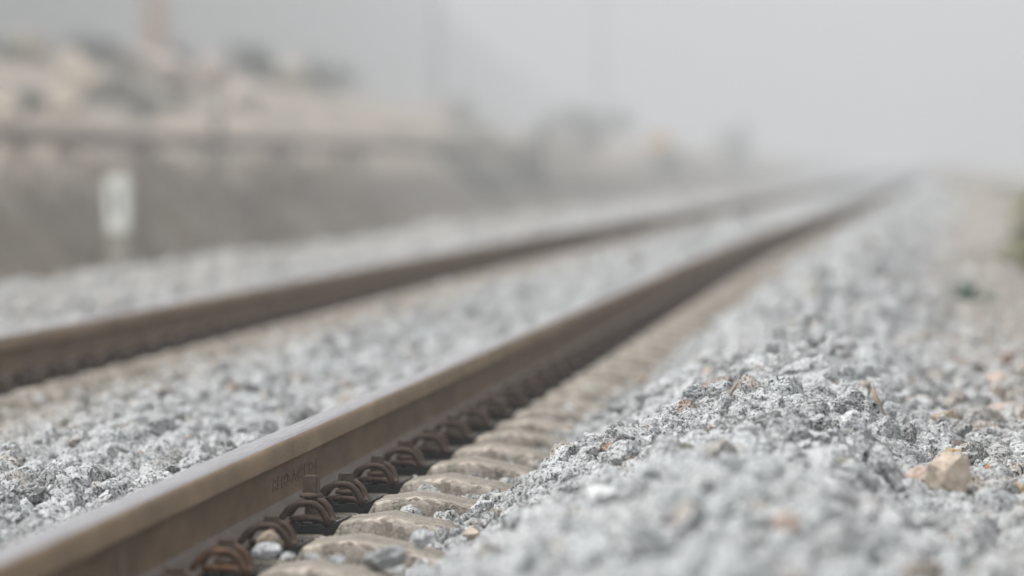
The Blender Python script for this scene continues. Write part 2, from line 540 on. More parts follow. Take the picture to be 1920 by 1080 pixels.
scatter(5.6, 8.9, .034, .0205, 2)
scatter(8.9, 11.9, .029, .0200, 4, xr=(-2.45, .75), keep2=.55, margin=.15)
scatter(8.9, 11.9, .034, .0205, 2, margin=1.0, inner=.15)
scatter(11.9, 15.0, .029, .0188, 3, margin=.8)
scatter(15.0, 24.0, .037, .0210, 2, margin=.8)
scatter(24.0, 45.0, .075, .034, 1, margin=.8)
scatter(45.0, 90.0, .17, .060, 1, margin=.8)

VV, FF, TT, WW = [], [], [], []
off = 0
nst = 0
for sub, lst in stones.items():
    if not lst: continue
    A = np.concatenate(lst)
    nst += len(A)
    pid = rs.randint(0, len(PROTO[sub]), len(A))
    R = rand_rot(len(A), rs)
    AX = A[:, 0] - bend(A[:, 1])
    tone = rs.rand(len(A)); tone = np.where(tone > .80, .80 + (tone - .80), tone * 1.0)
    # most stones are grey, more of them warm to the right of the heap
    right = np.clip((AX + .05) / .35, 0, 1)
    warmchance = .05 + .45 * right
    iswarm = rs.rand(len(A)) < warmchance * .9
    tone = np.where(iswarm, rs.uniform(.78, 1, len(A)), rs.uniform(0, .76, len(A)) * np.where((A[:, 1] < 9.0) & (A[:, 0] > -.8), .62, 1))
    tone = np.where((A[:, 1] > 13) & ~iswarm, .76 * (tone / .76) ** np.interp(A[:, 1], [13, 20], [1, .6]), tone)  # far grey stones darkened: shade of blurred gaps put into their tone
    wm = .02 + (.50 + .45 * np.clip((A[:, 1] - 12) / 9, 0, 1)) * right * rs.rand(len(A))
    wm = np.maximum(wm, right * np.clip((A[:, 1] - 12) / 8, 0, 1) * rs.uniform(.55, 1, len(A)))
    wm = np.maximum(wm, np.clip((-3.0 - AX) / .6, 0, 1) * rs.uniform(.2, .6, len(A)))
    dx = AX - XF
    wm = np.maximum(wm, np.exp(-((dx - .46) / .26) ** 2) * 1.0 * rs.uniform(.6, 1, len(A)))
    dn = AX - XN
    wm = np.maximum(wm, np.exp(-((dn - .15) / .16) ** 2) * .6 * rs.uniform(.3, 1, len(A)))
    for p in range(len(PROTO[sub])):
        i = np.where(pid == p)[0]
        if not len(i): continue
        V, Fc = PROTO[sub][p]
        W = np.einsum('nij,vj->nvi', R[i], V) * A[i, 3][:, None, None] + A[i, None, :3]
        VV.append(W.reshape(-1, 3).astype(np.float32))
        FF.append((Fc[None] + (off + np.arange(len(i)) * len(V))[:, None, None]).reshape(-1, 3).astype(np.int32))
        TT.append(np.repeat(tone[i], len(V)).astype(np.float32)); WW.append(np.repeat(wm[i], len(V)).astype(np.float32))
        off += len(i) * len(V)
VV = np.concatenate(VV); FF = np.concatenate(FF); TT = np.concatenate(TT); WW = np.concatenate(WW)
print('ballast stones', nst, 'verts', len(VV), 'tris', len(FF))
ball = link('ballast_gravel', np_mesh('ballast_gravel', VV, FF, {'tone': TT, 'warm': WW}), M['stone'])
tag(ball, 'pale grey crushed stone ballast heaped around the rails and sleepers', 'gravel', kind='stuff')
del VV, FF, TT, WW


def single_stone(name, label, cat, p, w, h, mat, seed, lift, depth=None, rz=None, tilt=0, cuts=9, rough=.13, taper=0):
    V, Fc = stone(4, seed, rough, cuts, np.array([1, 1, 1]))
    V = V / (V.max(0) - V.min(0))
    dep = depth if depth else .8 * min(w, h) + .2 * w
    V = V * np.array([w, dep, h])
    V[:, 0] *= 1 - taper * (V[:, 2] / h)
    a = np.random.RandomState(seed).uniform(-.25, .25) + tilt
    ca, sa = math.cos(a), math.sin(a)
    V = V @ np.array([[ca, 0, -sa], [0, 1, 0], [sa, 0, ca]])
    o = link(name, np_mesh(name, V, Fc), M[mat])
    o.location = (p.x, p.y, p.z + h * (lift - .12))
    tag(o, label, cat)
    return o


TILT = {14: -.5, 15: .5, 13: .1, 17: -.3, 25: .35, 28: -.25}
for s, (p, d, w, h) in zip(SINGLES, SPOTS):
    single_stone(s[0], s[1], s[2], p, w, h, s[7], s[8], s[9], tilt=TILT.get(s[8], 0), taper=.30 if s[8] == 11 else 0, cuts=11 if s[8] == 11 else 9, rough=.12 if s[8] == 11 else .13, depth=.05 if s[8] == 11 else None)


# stones lying in the nearest cribs, beside and under the clips
def crib(label, px, py, d, w, h, mat, seed):
    single_stone('stone', label, 'stone', img(px, py, d), w * d / F, h * d / F, mat, seed, .12)


crib('brown stone lying under the second clip from the bottom edge', 508, 1012, 8.98, 54, 40, 'tan', 61)
crib('light grey stone below the brown stone under the clip', 500, 1036, 8.85, 60, 34, 'speck', 62)
crib('grey stone at the corner of the sleeper near the bottom edge', 584, 1050, 8.75, 42, 26, 'greystone', 63)
crib('small pale chip of stone between the clip and the bottom sleeper', 540, 1046, 8.72, 30, 20, 'speck', 64)
crib('speckled grey stone leaning on the front of a sleeper near the bottom', 720, 1046, 8.62, 84, 46, 'greystone', 65)
crib('pale stone standing against the front face of a sleeper', 632, 1052, 8.66, 40, 28, 'greystone', 66)
crib('pale bluish stone on the end of the lower sleeper', 792, 1012, 9.0, 46, 40, 'speck', 67)

# ------------------------------------------------------------------ rails
HALF = [(.0610, 0), (.0625, .0015), (.0625, .0080), (.0612, .0103), (.0580, .0113), (.030, .0175), (.0205, .0205), (.0150, .0240), (.0112, .0290), (.0088, .0360),
        (.0075, .0460), (.0070, .0600), (.0070, .0760), (.0078, .0850), (.0098, .0920), (.0140, .0975), (.0210, .1010), (.0315, .1055), (.0332, .1070), (.0335, .1090),
        (.0332, .1250), (.0326, .1340), (.0306, .1400), (.0265, .1445), (.0200, .1472), (.0110, .1486)]
PROF = [(x, z) for x, z in HALF] + [(0, .149)] + [(-x, z) for x, z in HALF[::-1]]


def seg_mat(x0, z0, x1, z1):
    zc = .5 * (z0 + z1)
    if zc > .1445: return 2
    if zc > .1040: return 1
    if .0100 < zc < .0290: return 3
    return 0


def extrude_profile(prof, ys, name, seg=None, jitter=0.0):
    n = len(prof)
    V = np.array([(x + float(bend(y)), y, z) for y in ys for x, z in prof], float)
    Q, mi = [], []
    for i in range(len(ys) - 1):
        for j in range(n):
            k = (j + 1) % n
            Q.append((i * n + j, i * n + k, (i + 1) * n + k, (i + 1) * n + j))
            mi.append(seg(*prof[j], *prof[k]) if seg else 0)
    me = np_mesh(name, V, np.array(Q), smooth=True, mat_idx=mi)
    bm = bmesh.new(); bm.from_mesh(me)
    bm.verts.ensure_lookup_table()
    bm.faces.new([bm.verts[j] for j in range(n)]); bm.faces.new([bm.verts[(len(ys) - 1) * n + j] for j in range(n)][::-1])
    bmesh.ops.recalc_face_normals(bm, faces=bm.faces)
    bm.to_mesh(me); bm.free()
    return me


RZ = .006
ys = list(np.arange(5.5, 20, .5)) + list(np.arange(20, 100, 2.5)) + list(np.arange(100, 701, 20))
rail_me = extrude_profile(PROF, ys, 'rail', seg_mat)
rails = []
for xc, lab in ((XN, 'rusty brown rail nearest the camera with worn bright running surface'), (XF, 'rusty brown rail farther away along the other side of the sleepers')):
    o = bpy.data.objects.new('rail', rail_me)
    C.objects.link(o)
    o.location = (xc, 0, RZ)
    rails.append(tag(o, lab, 'rail', 'pair of rails'))
for m in ('rail', 'head', 'steel', 'railfoot'): rail_me.materials.append(M[m])
# thermite weld collar
wp = []
for x, z in PROF:
    wp.append((x * (1.0 if z > .103 else 1.0) + (math.copysign(.0065, x) if .008 < z < .104 else 0), z + (.003 if .008 < z < .03 else 0)))
sel = [(x, z) for x, z in wp if x > 0 and .009 < z < .106]
YW = 7.98
n = len(sel)
bm = bmesh.new()
rows = []
for dy, s in ((-.016, .0), (-.011, .7), (-.004, 1.0), (.004, 1.0), (.011, .7), (.016, .0)):
    row = []
    for x, z in sel:
        xi = x - .0065 * (1 - s) - .001
        row.append(bm.verts.new((xi, YW + dy, z)))
    rows.append(row)
for a, b in zip(rows, rows[1:]):
    for j in range(n - 1): bm.faces.new((a[j], a[j + 1], b[j + 1], b[j]))
link('weld_bead', bm_mesh('weld_bead', bm, True), M['weld'], rails[0])
# dented scar on the head
bm = bmesh.new()
for (y0, wz) in ((10.00, .006),):
    pts = [(.0338, .1085), (.0341, .112), (.0341, .126), (.0334, .1345)]
    prev = None
    for i, (x, z) in enumerate(pts):
        w = .010 + .045 * (i / 5.0) ** 1.5
        a = bm.verts.new((x, y0 - w, z)); b = bm.verts.new((x + .0009, y0, z)); c = bm.verts.new((x, y0 + w * .5, z))
        if prev:
            bm.faces.new((prev[0], prev[1], b, a)); bm.faces.new((prev[1], prev[2], c, b))
        prev = (a, b, c)
link('head_scar', bm_mesh('head_scar', bm, True), M['weld'], rails[0])
# raised rolling mark on the web
cu = bpy.data.curves.new('mark_text', 'FONT')
cu.body = 'REB2-A49E1>|'
cu.size = 1.0; cu.extrude = .02
to = bpy.data.objects.new('mark_text', cu)
C.objects.link(to)
bpy.context.view_layer.update()
tm = bpy.data.meshes.new_from_object(to.evaluated_get(bpy.context.evaluated_depsgraph_get()))
bpy.data.objects.remove(to)
co = np.empty(len(tm.vertices) * 3); tm.vertices.foreach_get('co', co); co = co.reshape(-1, 3)
w = co[:, 0].max() - co[:, 0].min()
out = np.stack([.0071 + (co[:, 2] + .02) / .04 * .0014, 9.90 + (co[:, 0] - co[:, 0].min()) / w * .72, .0490 + co[:, 1] * .036], 1)
tm.vertices.foreach_set('co', out.ravel()); tm.update()
link('raised_lettering', tm, M['rail'], rails[0])

# ------------------------------------------------------------------ sleepers
def sleeper_mesh(name, seed, fine=True):
    us = np.arange(-1.20, 1.2001, .006 if fine else .05)
    us = np.unique(np.round(np.concatenate([us, SL_U, -SL_U]), 4))
    o = seed * 17.3
    # section across the sleeper: (half width, drop below the top, edge)
    sec = [(-.150, .16, 0), (-.131, .075, 0), (-.120, .040, .0), (-.112, .012, .55), (-.1085, .0045, 1), (-.100, .0008, 1), (-.070, 0, .3), (0, 0, 0), (.070, 0, .3),
           (.100, .0008, 1), (.1085, .0045, 1), (.112, .012, .55), (.120, .040, 0), (.131, .075, 0), (.150, .16, 0)]
    V, E = [], []
    for u in us:
        zt = float(np.interp(abs(u), SL_U, SL_Z))
        seat = .585 < abs(u) < .915
        for w, dr, e in sec:
            q = Vector((u * 9 + o, w * 14, o * .3))
            nz = noise.fractal(q, 1, 2, 3) * .0008 + noise.fractal(q * 5, 1, 2, 2) * .0006
            ch = max(0.0, noise.noise(Vector((u * 30 + o * 2, w * 24, 4.0))) + noise.noise(Vector((u * 75 + o, w * 60, 9.0))) * .6 + .02) * (.0040 if not seat else .0015) * e
            V.append((u, w * (1 - ch * 1.5) + (nz if dr > .01 else 0), zt - dr - ch + (nz * .5 if not seat else 0)))
            E.append(e if not seat else 0)
    n = len(sec)
    Q = [(i * n + j, i * n + j + 1, (i + 1) * n + j + 1, (i + 1) * n + j) for i in range(len(us) - 1) for j in range(n - 1)]
    Q += [(i * n + n - 1, i * n, (i + 1) * n, (i + 1) * n + n - 1) for i in range(len(us) - 1)]
    me = np_mesh(name, np.array(V), np.array(Q), {'edge': np.array(E)}, smooth=False)
    bm = bmesh.new(); bm.from_mesh(me); bm.verts.ensure_lookup_table()
    bm.faces.new([bm.verts[j] for j in range(n)]); bm.faces.new([bm.verts[(len(us) - 1) * n + j] for j in range(n)][::-1])
    bmesh.ops.recalc_face_normals(bm, faces=bm.faces)
    bm.to_mesh(me); bm.free()
    me.materials.append(M['concrete'])
    return me


ORD = ['first', 'second', 'third', 'fourth', 'fifth', 'sixth', 'seventh', 'eighth', 'ninth', 'tenth', 'eleventh', 'twelfth', 'thirteenth', 'fourteenth']
SLAB = ['worn concrete sleeper cut off by the bottom edge of the photo', 'chipped concrete sleeper with grey stones piled on its front, second from the bottom edge',
        'concrete sleeper with pale chipped front edge beside the brown stone under its clip', 'concrete sleeper with heavily chipped pale edge under the raised screw',
        'sharp concrete sleeper with clean dark sandy front face', 'concrete sleeper just behind the sharpest one with chipped rim']
sl_near = [sleeper_mesh('concrete_sleeper', i, True) for i in range(6)]
sl_far = sleeper_mesh('concrete_sleeper', 40, False)
for k in range(0, 150):
    if k < 24: me = sl_near[(k * 5 + 1) % 6] if k > 5 else sl_near[k]
    else: me = sl_far
    o = bpy.data.objects.new('concrete_sleeper', me)
    C.objects.link(o)
    o.location = (XC + float(bend(ysl(k))), ysl(k), 0)
    if k < 24 and k % 2: o.rotation_euler.z = math.pi
    if k < len(SLAB): lab = SLAB[k]
    elif k < 14: lab = 'softly blurred concrete sleeper, %s from the bottom edge along the near rail' % ORD[k]
    elif k < 24: lab = 'blurred concrete sleeper in the middle distance crossing under both rails'
    else: lab = 'far concrete sleeper lost in blur and haze between the rails'
    tag(o, lab, 'sleeper', 'concrete sleepers under the rails')

# ------------------------------------------------------------------ fastenings (clip, screw, guide plate)
HP = [(.0470, .0570, .0236), (.0500, .0555, .0238), (.0535, .0545, .0262), (.0575, .0535, .0322), (.0650, .0522, .0402), (.0770, .0508, .0462), (.0930, .0497, .0486), (.1090, .0490, .0462),
      (.1215, .0480, .0360), (.1285, .0460, .0215), (.1315, .0410, .0122), (.1300, .0320, .0100), (.1240, .0238, .0130), (.1100, .0198, .0182), (.0900, .0192, .0192),
      (.0740, .0182, .0182), (.0655, .0125, .0172), (.0625, .0, .0170)]
CP = HP + [(x, -y, z) for x, y, z in HP[-2::-1]]


def clip_mesh(seg=12, sub=4):
    bm = bmesh.new()
    pts = catmull(CP, sub)
    rad = [.0061] * len(pts)
    rad[0] = rad[-1] = .0052
    tube(bm, pts, rad, seg)
    return bm_mesh('tension_clip', bm, True)


def screw_mesh(collar=True):
    bm = bmesh.new()
    # shank and collar (turned), then the square head with softened edges
    prof = [(.0, -.004), (.0118, -.004), (.0118, .0256), (.0205, .0256), (.0212, .0270), (.0212, .0300), (.0195, .0325), (.0150, .0352), (.0, .0352)]
    seg = 28
    rings = []
    for r, z in prof:
        rings.append([bm.verts.new((r * math.cos(2 * math.pi * j / seg), r * math.sin(2 * math.pi * j / seg), z)) for j in range(seg)] if r > 0 else [bm.verts.new((0, 0, z))])
    for a, b in zip(rings, rings[1:]):
        for j in range(seg):
            k = (j + 1) % seg
            if len(a) == 1: bm.faces.new((a[0], b[j], b[k]))
            elif len(b) == 1: bm.faces.new((a[j], a[k], b[0]))
            else: bm.faces.new((a[j], a[k], b[k], b[j]))
    hb = bmesh.new()
    bmesh.ops.create_cube(hb, size=1)
    for v in hb.verts:
        t = .0140 if v.co.z < 0 else .0128
        v.co = Vector((math.copysign(t, v.co.x), math.copysign(t, v.co.y), .0345 if v.co.z < 0 else .0650))
    bmesh.ops.bevel(hb, geom=hb.edges[:], offset=.0016, segments=2, affect='EDGES')
    tmp = bpy.data.meshes.new('t'); hb.to_mesh(tmp); hb.free()
    bm.from_mesh(tmp); bpy.data.meshes.remove(tmp)
    me = bm_mesh('sleeper_screw', bm)
    return me


def plate_mesh():
    P = [(.0658, -.0046), (.0655, .0110), (.0687, .0125), (.0720, .0152), (.0752, .0150), (.0785, .0098), (.0815, .0093), (.0940, .0093), (.1000, .0112), (.1182, .0112),
         (.1215, .0075), (.1245, .0045), (.1285, .0036), (.1325, .0060), (.1365, .0106), (.1600, .0215), (.1630, .0231), (.1640, .0222), (.1625, .0200), (.1548, .0120), (.1418, -.0115),
         (.1400, -.0128), (.1245, -.0128), (.1228, -.0118), (.1165, -.0050)]
    bm = bmesh.new()
    yy = [-.0560, -.0545, -.020, -.0175, .0175, .020, .0545, .0560]
    for lo in (0,):
        rows = []
        for y in yy:
            s = .985 if abs(y) > .055 else 1.0
            row = []
            for x, z in P:
                zz = z
                if abs(y) <= .0175 and .076 < x < .126 and z > 0: zz = z - .006
                row.append(bm.verts.new((.11 + (x - .11) * s, y, .003 + (zz - .003) * (s if abs(y) > .055 else 1))))
            rows.append(row)
        n = len(P)
        for a, b in zip(rows, rows[1:]):
            for j in range(n): bm.faces.new((a[j], a[(j + 1) % n], b[(j + 1) % n], b[j]))
        bm.faces.new(rows[0][::-1]); bm.faces.new(rows[-1])
    return bm_mesh('guide_plate', bm)


clip_me = clip_mesh(); clip_me.materials.append(M['clip'])
clip_or = clip_me.copy(); clip_or.materials.clear(); clip_or.materials.append(M['clip_orange'])
screw_me = screw_mesh(); screw_me.materials.append(M['screw'])
plate_me = plate_mesh(); plate_me.materials.append(M['plastic'])
# one small joined mesh for fastenings that are only a few pixels across
lite = bmesh.new()
for me_, dx in ((clip_mesh(6, 2), 0), (screw_me, .0965), (plate_me, 0)):
    nb = len(lite.verts); lite.from_mesh(me_)
    lite.verts.ensure_lookup_table()
    for v in lite.verts[nb:]: v.co.x += dx
lite_me = bm_mesh('rail_fastening', lite); lite_me.materials.append(M['clip'])

FN = ['rusty clip fastening cut off at the bottom edge, only its screw head showing', 'dark clip with patches of orange rust nearest the bottom edge of the near rail',
      'rusty arched clip with a brown stone and grey stones under it', 'rusty clip whose square screw stands raised with a gap below its collar',
      'sharp rusty clip with black guide plate beside the clean sandy sleeper', 'slightly blurred rusty clip just behind the sharpest one on the near rail']
rf = random.Random(5)


def fastening(xc, k, label, group):
    e = empty('rail_fastening', (xc + float(bend(ysl(k))), ysl(k), 0))
    tag(e, label, 'rail clip', group)
    for nm, me in (('tension_clip', clip_or if (k == 1 and xc == XN) else clip_me), ('sleeper_screw', screw_me), ('guide_plate', plate_me)):
        o = bpy.data.objects.new(nm, me); C.objects.link(o); o.parent = e
        if nm == 'sleeper_screw':
            o.location = (.0965, 0, .0315 if (k == 3 and xc == XN) else rf.uniform(-.0015, .002))
            o.rotation_euler.z = {1: .05, 3: -.12, 4: .33, 2: .2}.get(k, rf.uniform(-.7, .7)) if xc == XN else rf.uniform(-.7, .7)
        elif nm == 'tension_clip':
            o.location = (rf.uniform(-.001, .001), rf.uniform(-.003, .003), rf.uniform(-.0005, .001))
            o.rotation_euler.z = rf.uniform(-.02, .02)


NG = 'clip fastenings along the near rail'
FG = 'clip fastenings along the far rail'
for k in range(0, 24):
    if k < len(FN): lab = FN[k]
    elif k < 14: lab = 'dark rusty clip fastening, %s from the bottom edge along the near rail' % ORD[k]
    else: lab = 'blurred dark clip fastening on the near rail in the middle distance'
    fastening(XN, k, lab, NG)
for k in range(12, 34):
    j = k - 12
    if j < 9: lab = 'blurred dark clip fastening, %s from the left edge along the far rail' % ORD[j]
    else: lab = 'blurred dark clip fastening on the far rail toward the middle of the photo'
    fastening(XF, k, lab, FG)
for xc, k0, lab, g in ((XN, 24, 'tiny hazy clip fastening on the near rail running to the vanishing point', NG), (XF, 34, 'tiny hazy clip fastening on the far rail running to the vanishing point', FG)):
    for k in range(k0, 110):
        o = bpy.data.objects.new('rail_fastening', lite_me); C.objects.link(o)
        o.location = (xc + float(bend(ysl(k))), ysl(k), 0)
        tag(o, lab, 'rail clip', g)

# ------------------------------------------------------------------ ground and bank
gx = np.unique(np.concatenate([np.array([-400, -200, -100, -60, -30, -20, -14, -11, -9, -8, -7]), np.arange(-6.6, 3.01, .1), np.array([3.5, 4, 5, 6, 8, 12, 20, 50, 120, 400])]))
gy = np.unique(np.concatenate([np.array([-60, -20, 0, 3]), np.arange(5, 40, .3), np.arange(40, 120, 2), np.arange(120, 300, 15), np.array([300, 400, 600, 900, 1400])]))
GX, GY = np.meshgrid(gx, gy)
GZ = S(GX, GY) - .022
V = np.stack([GX.ravel(), GY.ravel(), GZ.ravel()], 1)
nx = len(gx)
Q = np.array([(j * nx + i, j * nx + i + 1, (j + 1) * nx + i + 1, (j + 1) * nx + i) for j in range(len(gy) - 1) for i in range(nx - 1)])
g = link('ground', np_mesh('ground', V, Q, smooth=True), M['ground'])
tag(g, 'bare ground and gravel bed under and beside the railway track', 'ground', kind='structure')

CY = np.array([20, 60, 70, 85, 99, 113, 125, 140, 170, 260, 400, 700])
CZ = np.array([2.0, 2.0, 2.0, 2.25, 2.35, 2.25, 2.0, 1.55, 1.40, 1.45, 1.2, 1.0])


BK = 1.3


def bank_z(X, Y):
    XR = np.asarray(X, float); YR = np.asarray(Y, float)
    X = XR / BK; Y = YR / BK
    cz = np.interp(Y, CY, CZ)
    a = np.interp(X, [-13.0, -9.7, -9.05, -8.3, -7.1, -6.3], [1.0, .22, .10, 0, 0, 0])
    low = np.interp(X, [-13.0, -9.7, -9.05, -8.3, -7.1, -6.3], [.72, .80, .74, .40, -.60, -.95])
    z = low + np.clip(a, 0, 1) * (cz - .72)
    z = np.where(X < -13, cz + (-13 - X) * .012, z)
    rough = np.clip((-X - 6.6) / 2, 0, 1) * np.clip(1 - (-X - 14) / 60, .15, 1)
    n = vnoise(X * .9, Y * .5, 21) * .35 + vnoise(X * 2.3, Y * 1.4, 22) * .22 + vnoise(X * 6, Y * 4, 23) * .09
    ledge = np.exp(-((X + 8.5) / .7) ** 2)
    z = CAMZ + BK * (z + n * rough * (1 - .8 * ledge) - CAMZ)
    hill = np.interp(-XR, [48, 56, 64, 74, 110, 400], [0, 14.0, 30.0, 38.0, 42.0, 40.0]) * np.interp(YR, [60, 120, 560, 1150], [1, 1, 1, 0])
    return z + hill * (1 + .25 * vnoise(XR * .04, YR * .03, 29))


bx = np.concatenate([np.arange(-8.2, -20, -.22), np.array([-21, -24, -28, -33, -38, -43, -48, -52, -56, -60, -66, -72, -78, -86, -96, -110, -140, -200, -380])])
by = np.concatenate([np.arange(30, 200, .45), np.arange(200, 560, 4), np.arange(600, 1201, 50)])
GX, GY = np.meshgrid(bx, by)
V = np.stack([GX.ravel(), GY.ravel(), bank_z(GX, GY).ravel()], 1)
nx = len(bx)
Q = np.array([(j * nx + i, (j + 1) * nx + i, (j + 1) * nx + i + 1, j * nx + i + 1) for j in range(len(by) - 1) for i in range(nx - 1)])
b = link('hillside', np_mesh('hillside', V, Q, smooth=True), M['bank'])
tag(b, 'rocky beige and brown bank rising left of the track', 'hillside', kind='structure')


def on_bank(px, X):
    """point on the bank whose column is photo pixel px, at distance X left of the camera"""
    d = -X * F / (VX - px) / math.cos(PSI) ** 0
    Y = d - .0
    return Vector((X, Y, float(bank_z(X, Y))))


# boulders on the bank: pixel column, pixel row, width px, height px
BOULD = [(52, 108, 84, 56, 'boulder', 'big pale boulder high on the rocky bank at the far left'),
         (135, 146, 62, 54, 'boulder', 'pale boulder right of the big one on the bank'),
         (118, 214, 92, 52, 'boulder', 'broad beige boulder just above the dark pipe at left'),
         (8, 222, 44, 40, 'boulder', 'beige boulder cut by the left edge above the dark pipe'),
         (272, 140, 80, 50, 'boulder2', 'pinkish boulder under the pale pole on the bank'),
         (322, 168, 76, 60, 'boulder2', 'large pink grey boulder in the middle of the bank'),
         (398, 172, 64, 66, 'boulder2', 'tall pale boulder left of the notch in the bank'),
         (165, 172, 60, 46, 'boulder', 'beige boulder leaning between two pale boulders on the bank'),
         (540, 166, 74, 50, 'boulder', 'tall hazy boulder on the right shoulder of the bank'),
         (448, 205, 56, 50, 'boulder2', 'low hazy boulder at the foot of the bank notch'),
         (20, 300, 60, 44, 'boulder', 'beige rock below the dark pipe at the left edge'),
         (110, 300, 76, 46, 'boulder', 'beige rock below the dark pipe left of the white marker'),
         (255, 300, 86, 48, 'boulder2', 'pinkish rock below the dark pipe behind the white marker'),
         (505, 302, 100, 42, 'boulder2', 'wide pale rock low on the bank in the haze'),
         (645, 300, 44, 56, 'boulder', 'narrow pale rock low on the bank right of the wide one'),
         (790, 190, 150, 44, 'boulder2', 'long pale rock slab sloping down the end of the bank')]
for i, (px, py, w, h, mt, lab) in enumerate(BOULD):
    dz = None
    # find the bank surface along the ray
    best = None
    for X in np.arange(-9.8, -40, -.06):
        d = -X * F / (VX - px)
        p = img(px, py, d)
        if p.z <= float(bank_z(p.x, p.y)) + .02:
            best = (p, d); break
    if best is None:
        p = on_bank(px, -16.4); best = (p, p.y)
    p, d = best
    p.z = float(bank_z(p.x, p.y))
    o = single_stone('boulder', lab, 'boulder', p, w * d / F * 1.15, h * d / F * 1.15, mt, 500 + i, .42, cuts=16, rough=.09)

# shrubs
def shrub_parts(seed, nleaf=1700, size=.06, tall=1.0):
    r = np.random.RandomState(seed)
    cl = r.normal(size=(9, 3)) * np.array([.30, .30, .22 * tall]) + np.array([0, 0, .52 * tall])
    c = cl[r.randint(0, 9, nleaf)] + r.normal(size=(nleaf, 3)) * .13
    c[:, 2] = np.abs(c[:, 2])
    R = rand_rot(nleaf, r)
    s = size * r.uniform(.6, 1.4, nleaf)
    base = np.array([(-.5, 0, 0), (0, -.32, .12), (.6, 0, 0), (0, .32, .12)])
    V = np.einsum('nij,vj->nvi', R, base) * s[:, None, None] + c[:, None]
    Q = np.arange(nleaf * 4).reshape(-1, 4)
    leaves = np_mesh('foliage', V.reshape(-1, 3), Q)
    bm = bmesh.new()
    for q in cl:
        tube(bm, [(0, 0, -.1), (q[0] * .35, q[1] * .35, q[2] * .5), tuple(q)], [.03, .018, .008], 6)
    return leaves, bm_mesh('stem', bm)


SH = [shrub_parts(i) for i in range(4)]
for l, s in SH: s.materials.append(M['bark'])
SHL = []
for l, s in SH:
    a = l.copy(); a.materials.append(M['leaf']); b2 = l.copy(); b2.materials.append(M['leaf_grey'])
    c2 = l.copy(); c2.materials.append(M['leaf_hazed'])
    SHL.append((a, b2, s, c2))


def shrub(p, w, h, v, greyish, label, rz=0.0):
    e = empty('shrub', p)
    tag(e, label, 'shrub', 'shrubs on the rocky bank')
    e.scale = (w, w, h); e.rotation_euler.z = rz
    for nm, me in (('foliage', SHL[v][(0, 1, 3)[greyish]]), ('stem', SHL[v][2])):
        o = bpy.data.objects.new(nm, me); C.objects.link(o); o.parent = e


SHR = [(40, 196, 60, 50, 0, 'dark green shrub among the pale boulders at the left edge'),
       (150, 88, 110, 44, 1, 'grey green shrub on the crest at the far left'),
       (290, 92, 70, 50, 0, 'dark shrub at the foot of the pale pole'),
       (225, 170, 54, 60, 1, 'olive shrub between boulders below the pale pole'),
       (262, 200, 64, 44, 1, 'olive green shrub above the dark pipe in the middle of the bank'),
       (440, 84, 86, 70, 0, 'dark bushy shrub on the highest part of the bank'),
       (370, 92, 90, 44, 1, 'low grey shrub between the pole and the bushy crest'),
       (600, 130, 100, 60, 1, 'hazy shrub on the crest where the bank starts to drop'),
       (330, 84, 110, 54, 0, 'dark shrub between the pole and the highest bushes'),
       (385, 98, 90, 50, 1, 'grey shrub left of the highest bush on the crest'),
       (492, 100, 80, 66, 0, 'dark bush right of the highest bush on the crest'),
       (555, 124, 80, 50, 1, 'soft grey bush on the falling part of the crest'),
       (28, 66, 120, 50, 1, 'grey green bush on the crest cut by the left edge'),
       (215, 78, 90, 50, 1, 'grey green bush left of the pale pole on the crest'),
       (412, 300, 40, 100, 0, 'tall dark shrub standing in front of the bank notch'),
       (335, 200, 34, 40, 0, 'small dark shrub under the large pink grey boulder'),
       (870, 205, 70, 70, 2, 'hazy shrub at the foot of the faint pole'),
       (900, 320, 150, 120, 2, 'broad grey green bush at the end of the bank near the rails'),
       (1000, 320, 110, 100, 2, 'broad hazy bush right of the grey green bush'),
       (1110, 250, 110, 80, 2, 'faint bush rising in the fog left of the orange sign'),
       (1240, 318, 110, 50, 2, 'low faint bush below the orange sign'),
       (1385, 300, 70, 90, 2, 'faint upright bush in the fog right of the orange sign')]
for i, (px, py, w, h, gr, lab) in enumerate(SHR):
    X0 = -10.8 if py < 260 else -9.2
    best = None
    for X in np.arange(X0, -38, -.06):
        d = -X * F / (VX - px)
        p = img(px, py + h * .3, d)
        if p.z <= float(bank_z(p.x, p.y)) + .02:
            best = (p, d); break
    if best is None:
        p = on_bank(px, -16.4); best = (p, p.y)
    p, d = best
    p.z = float(bank_z(p.x, p.y)) - .09
    shrub(p, w * d / F * .95, h * d / F * 1.1, i % 4, gr, lab, i * 1.3)

# the dark pipe along the bank
bm = bmesh.new()
pts = []
for Y in np.arange(50, 190, 3.0):
    pts.append((-10.9, Y, .98))
tube(bm, pts, .10, 12)
pip = link('pipeline', bm_mesh('pipeline', bm, True), M['pipe'])
tag(pip, 'dark brown pipe running level along the rocky bank', 'pipe')
for Y in np.arange(62, 188, 22.0):
    bm = bmesh.new()
    bmesh.ops.create_cube(bm, size=1, matrix=Matrix.Translation((-10.9, Y, .54)) @ Matrix.Diagonal((.15, .17, .68, 1)))
    bmesh.ops.bevel(bm, geom=bm.edges[:], offset=.015, segments=1, affect='EDGES')
    link('support', bm_mesh('support', bm), M['bare'], pip)

# ------------------------------------------------------------------ marker stone, poles, sign
p = img(221, 505, 33.5)
e = empty('marker_post', (p.x, p.y, float(S(p.x, p.y)) - .03))
tag(e, 'white painted marker stone with a dark stroke standing beyond the ballast at left', 'marker post')
H = p.z - e.location.z + (505 - 326) * 33.5 / F


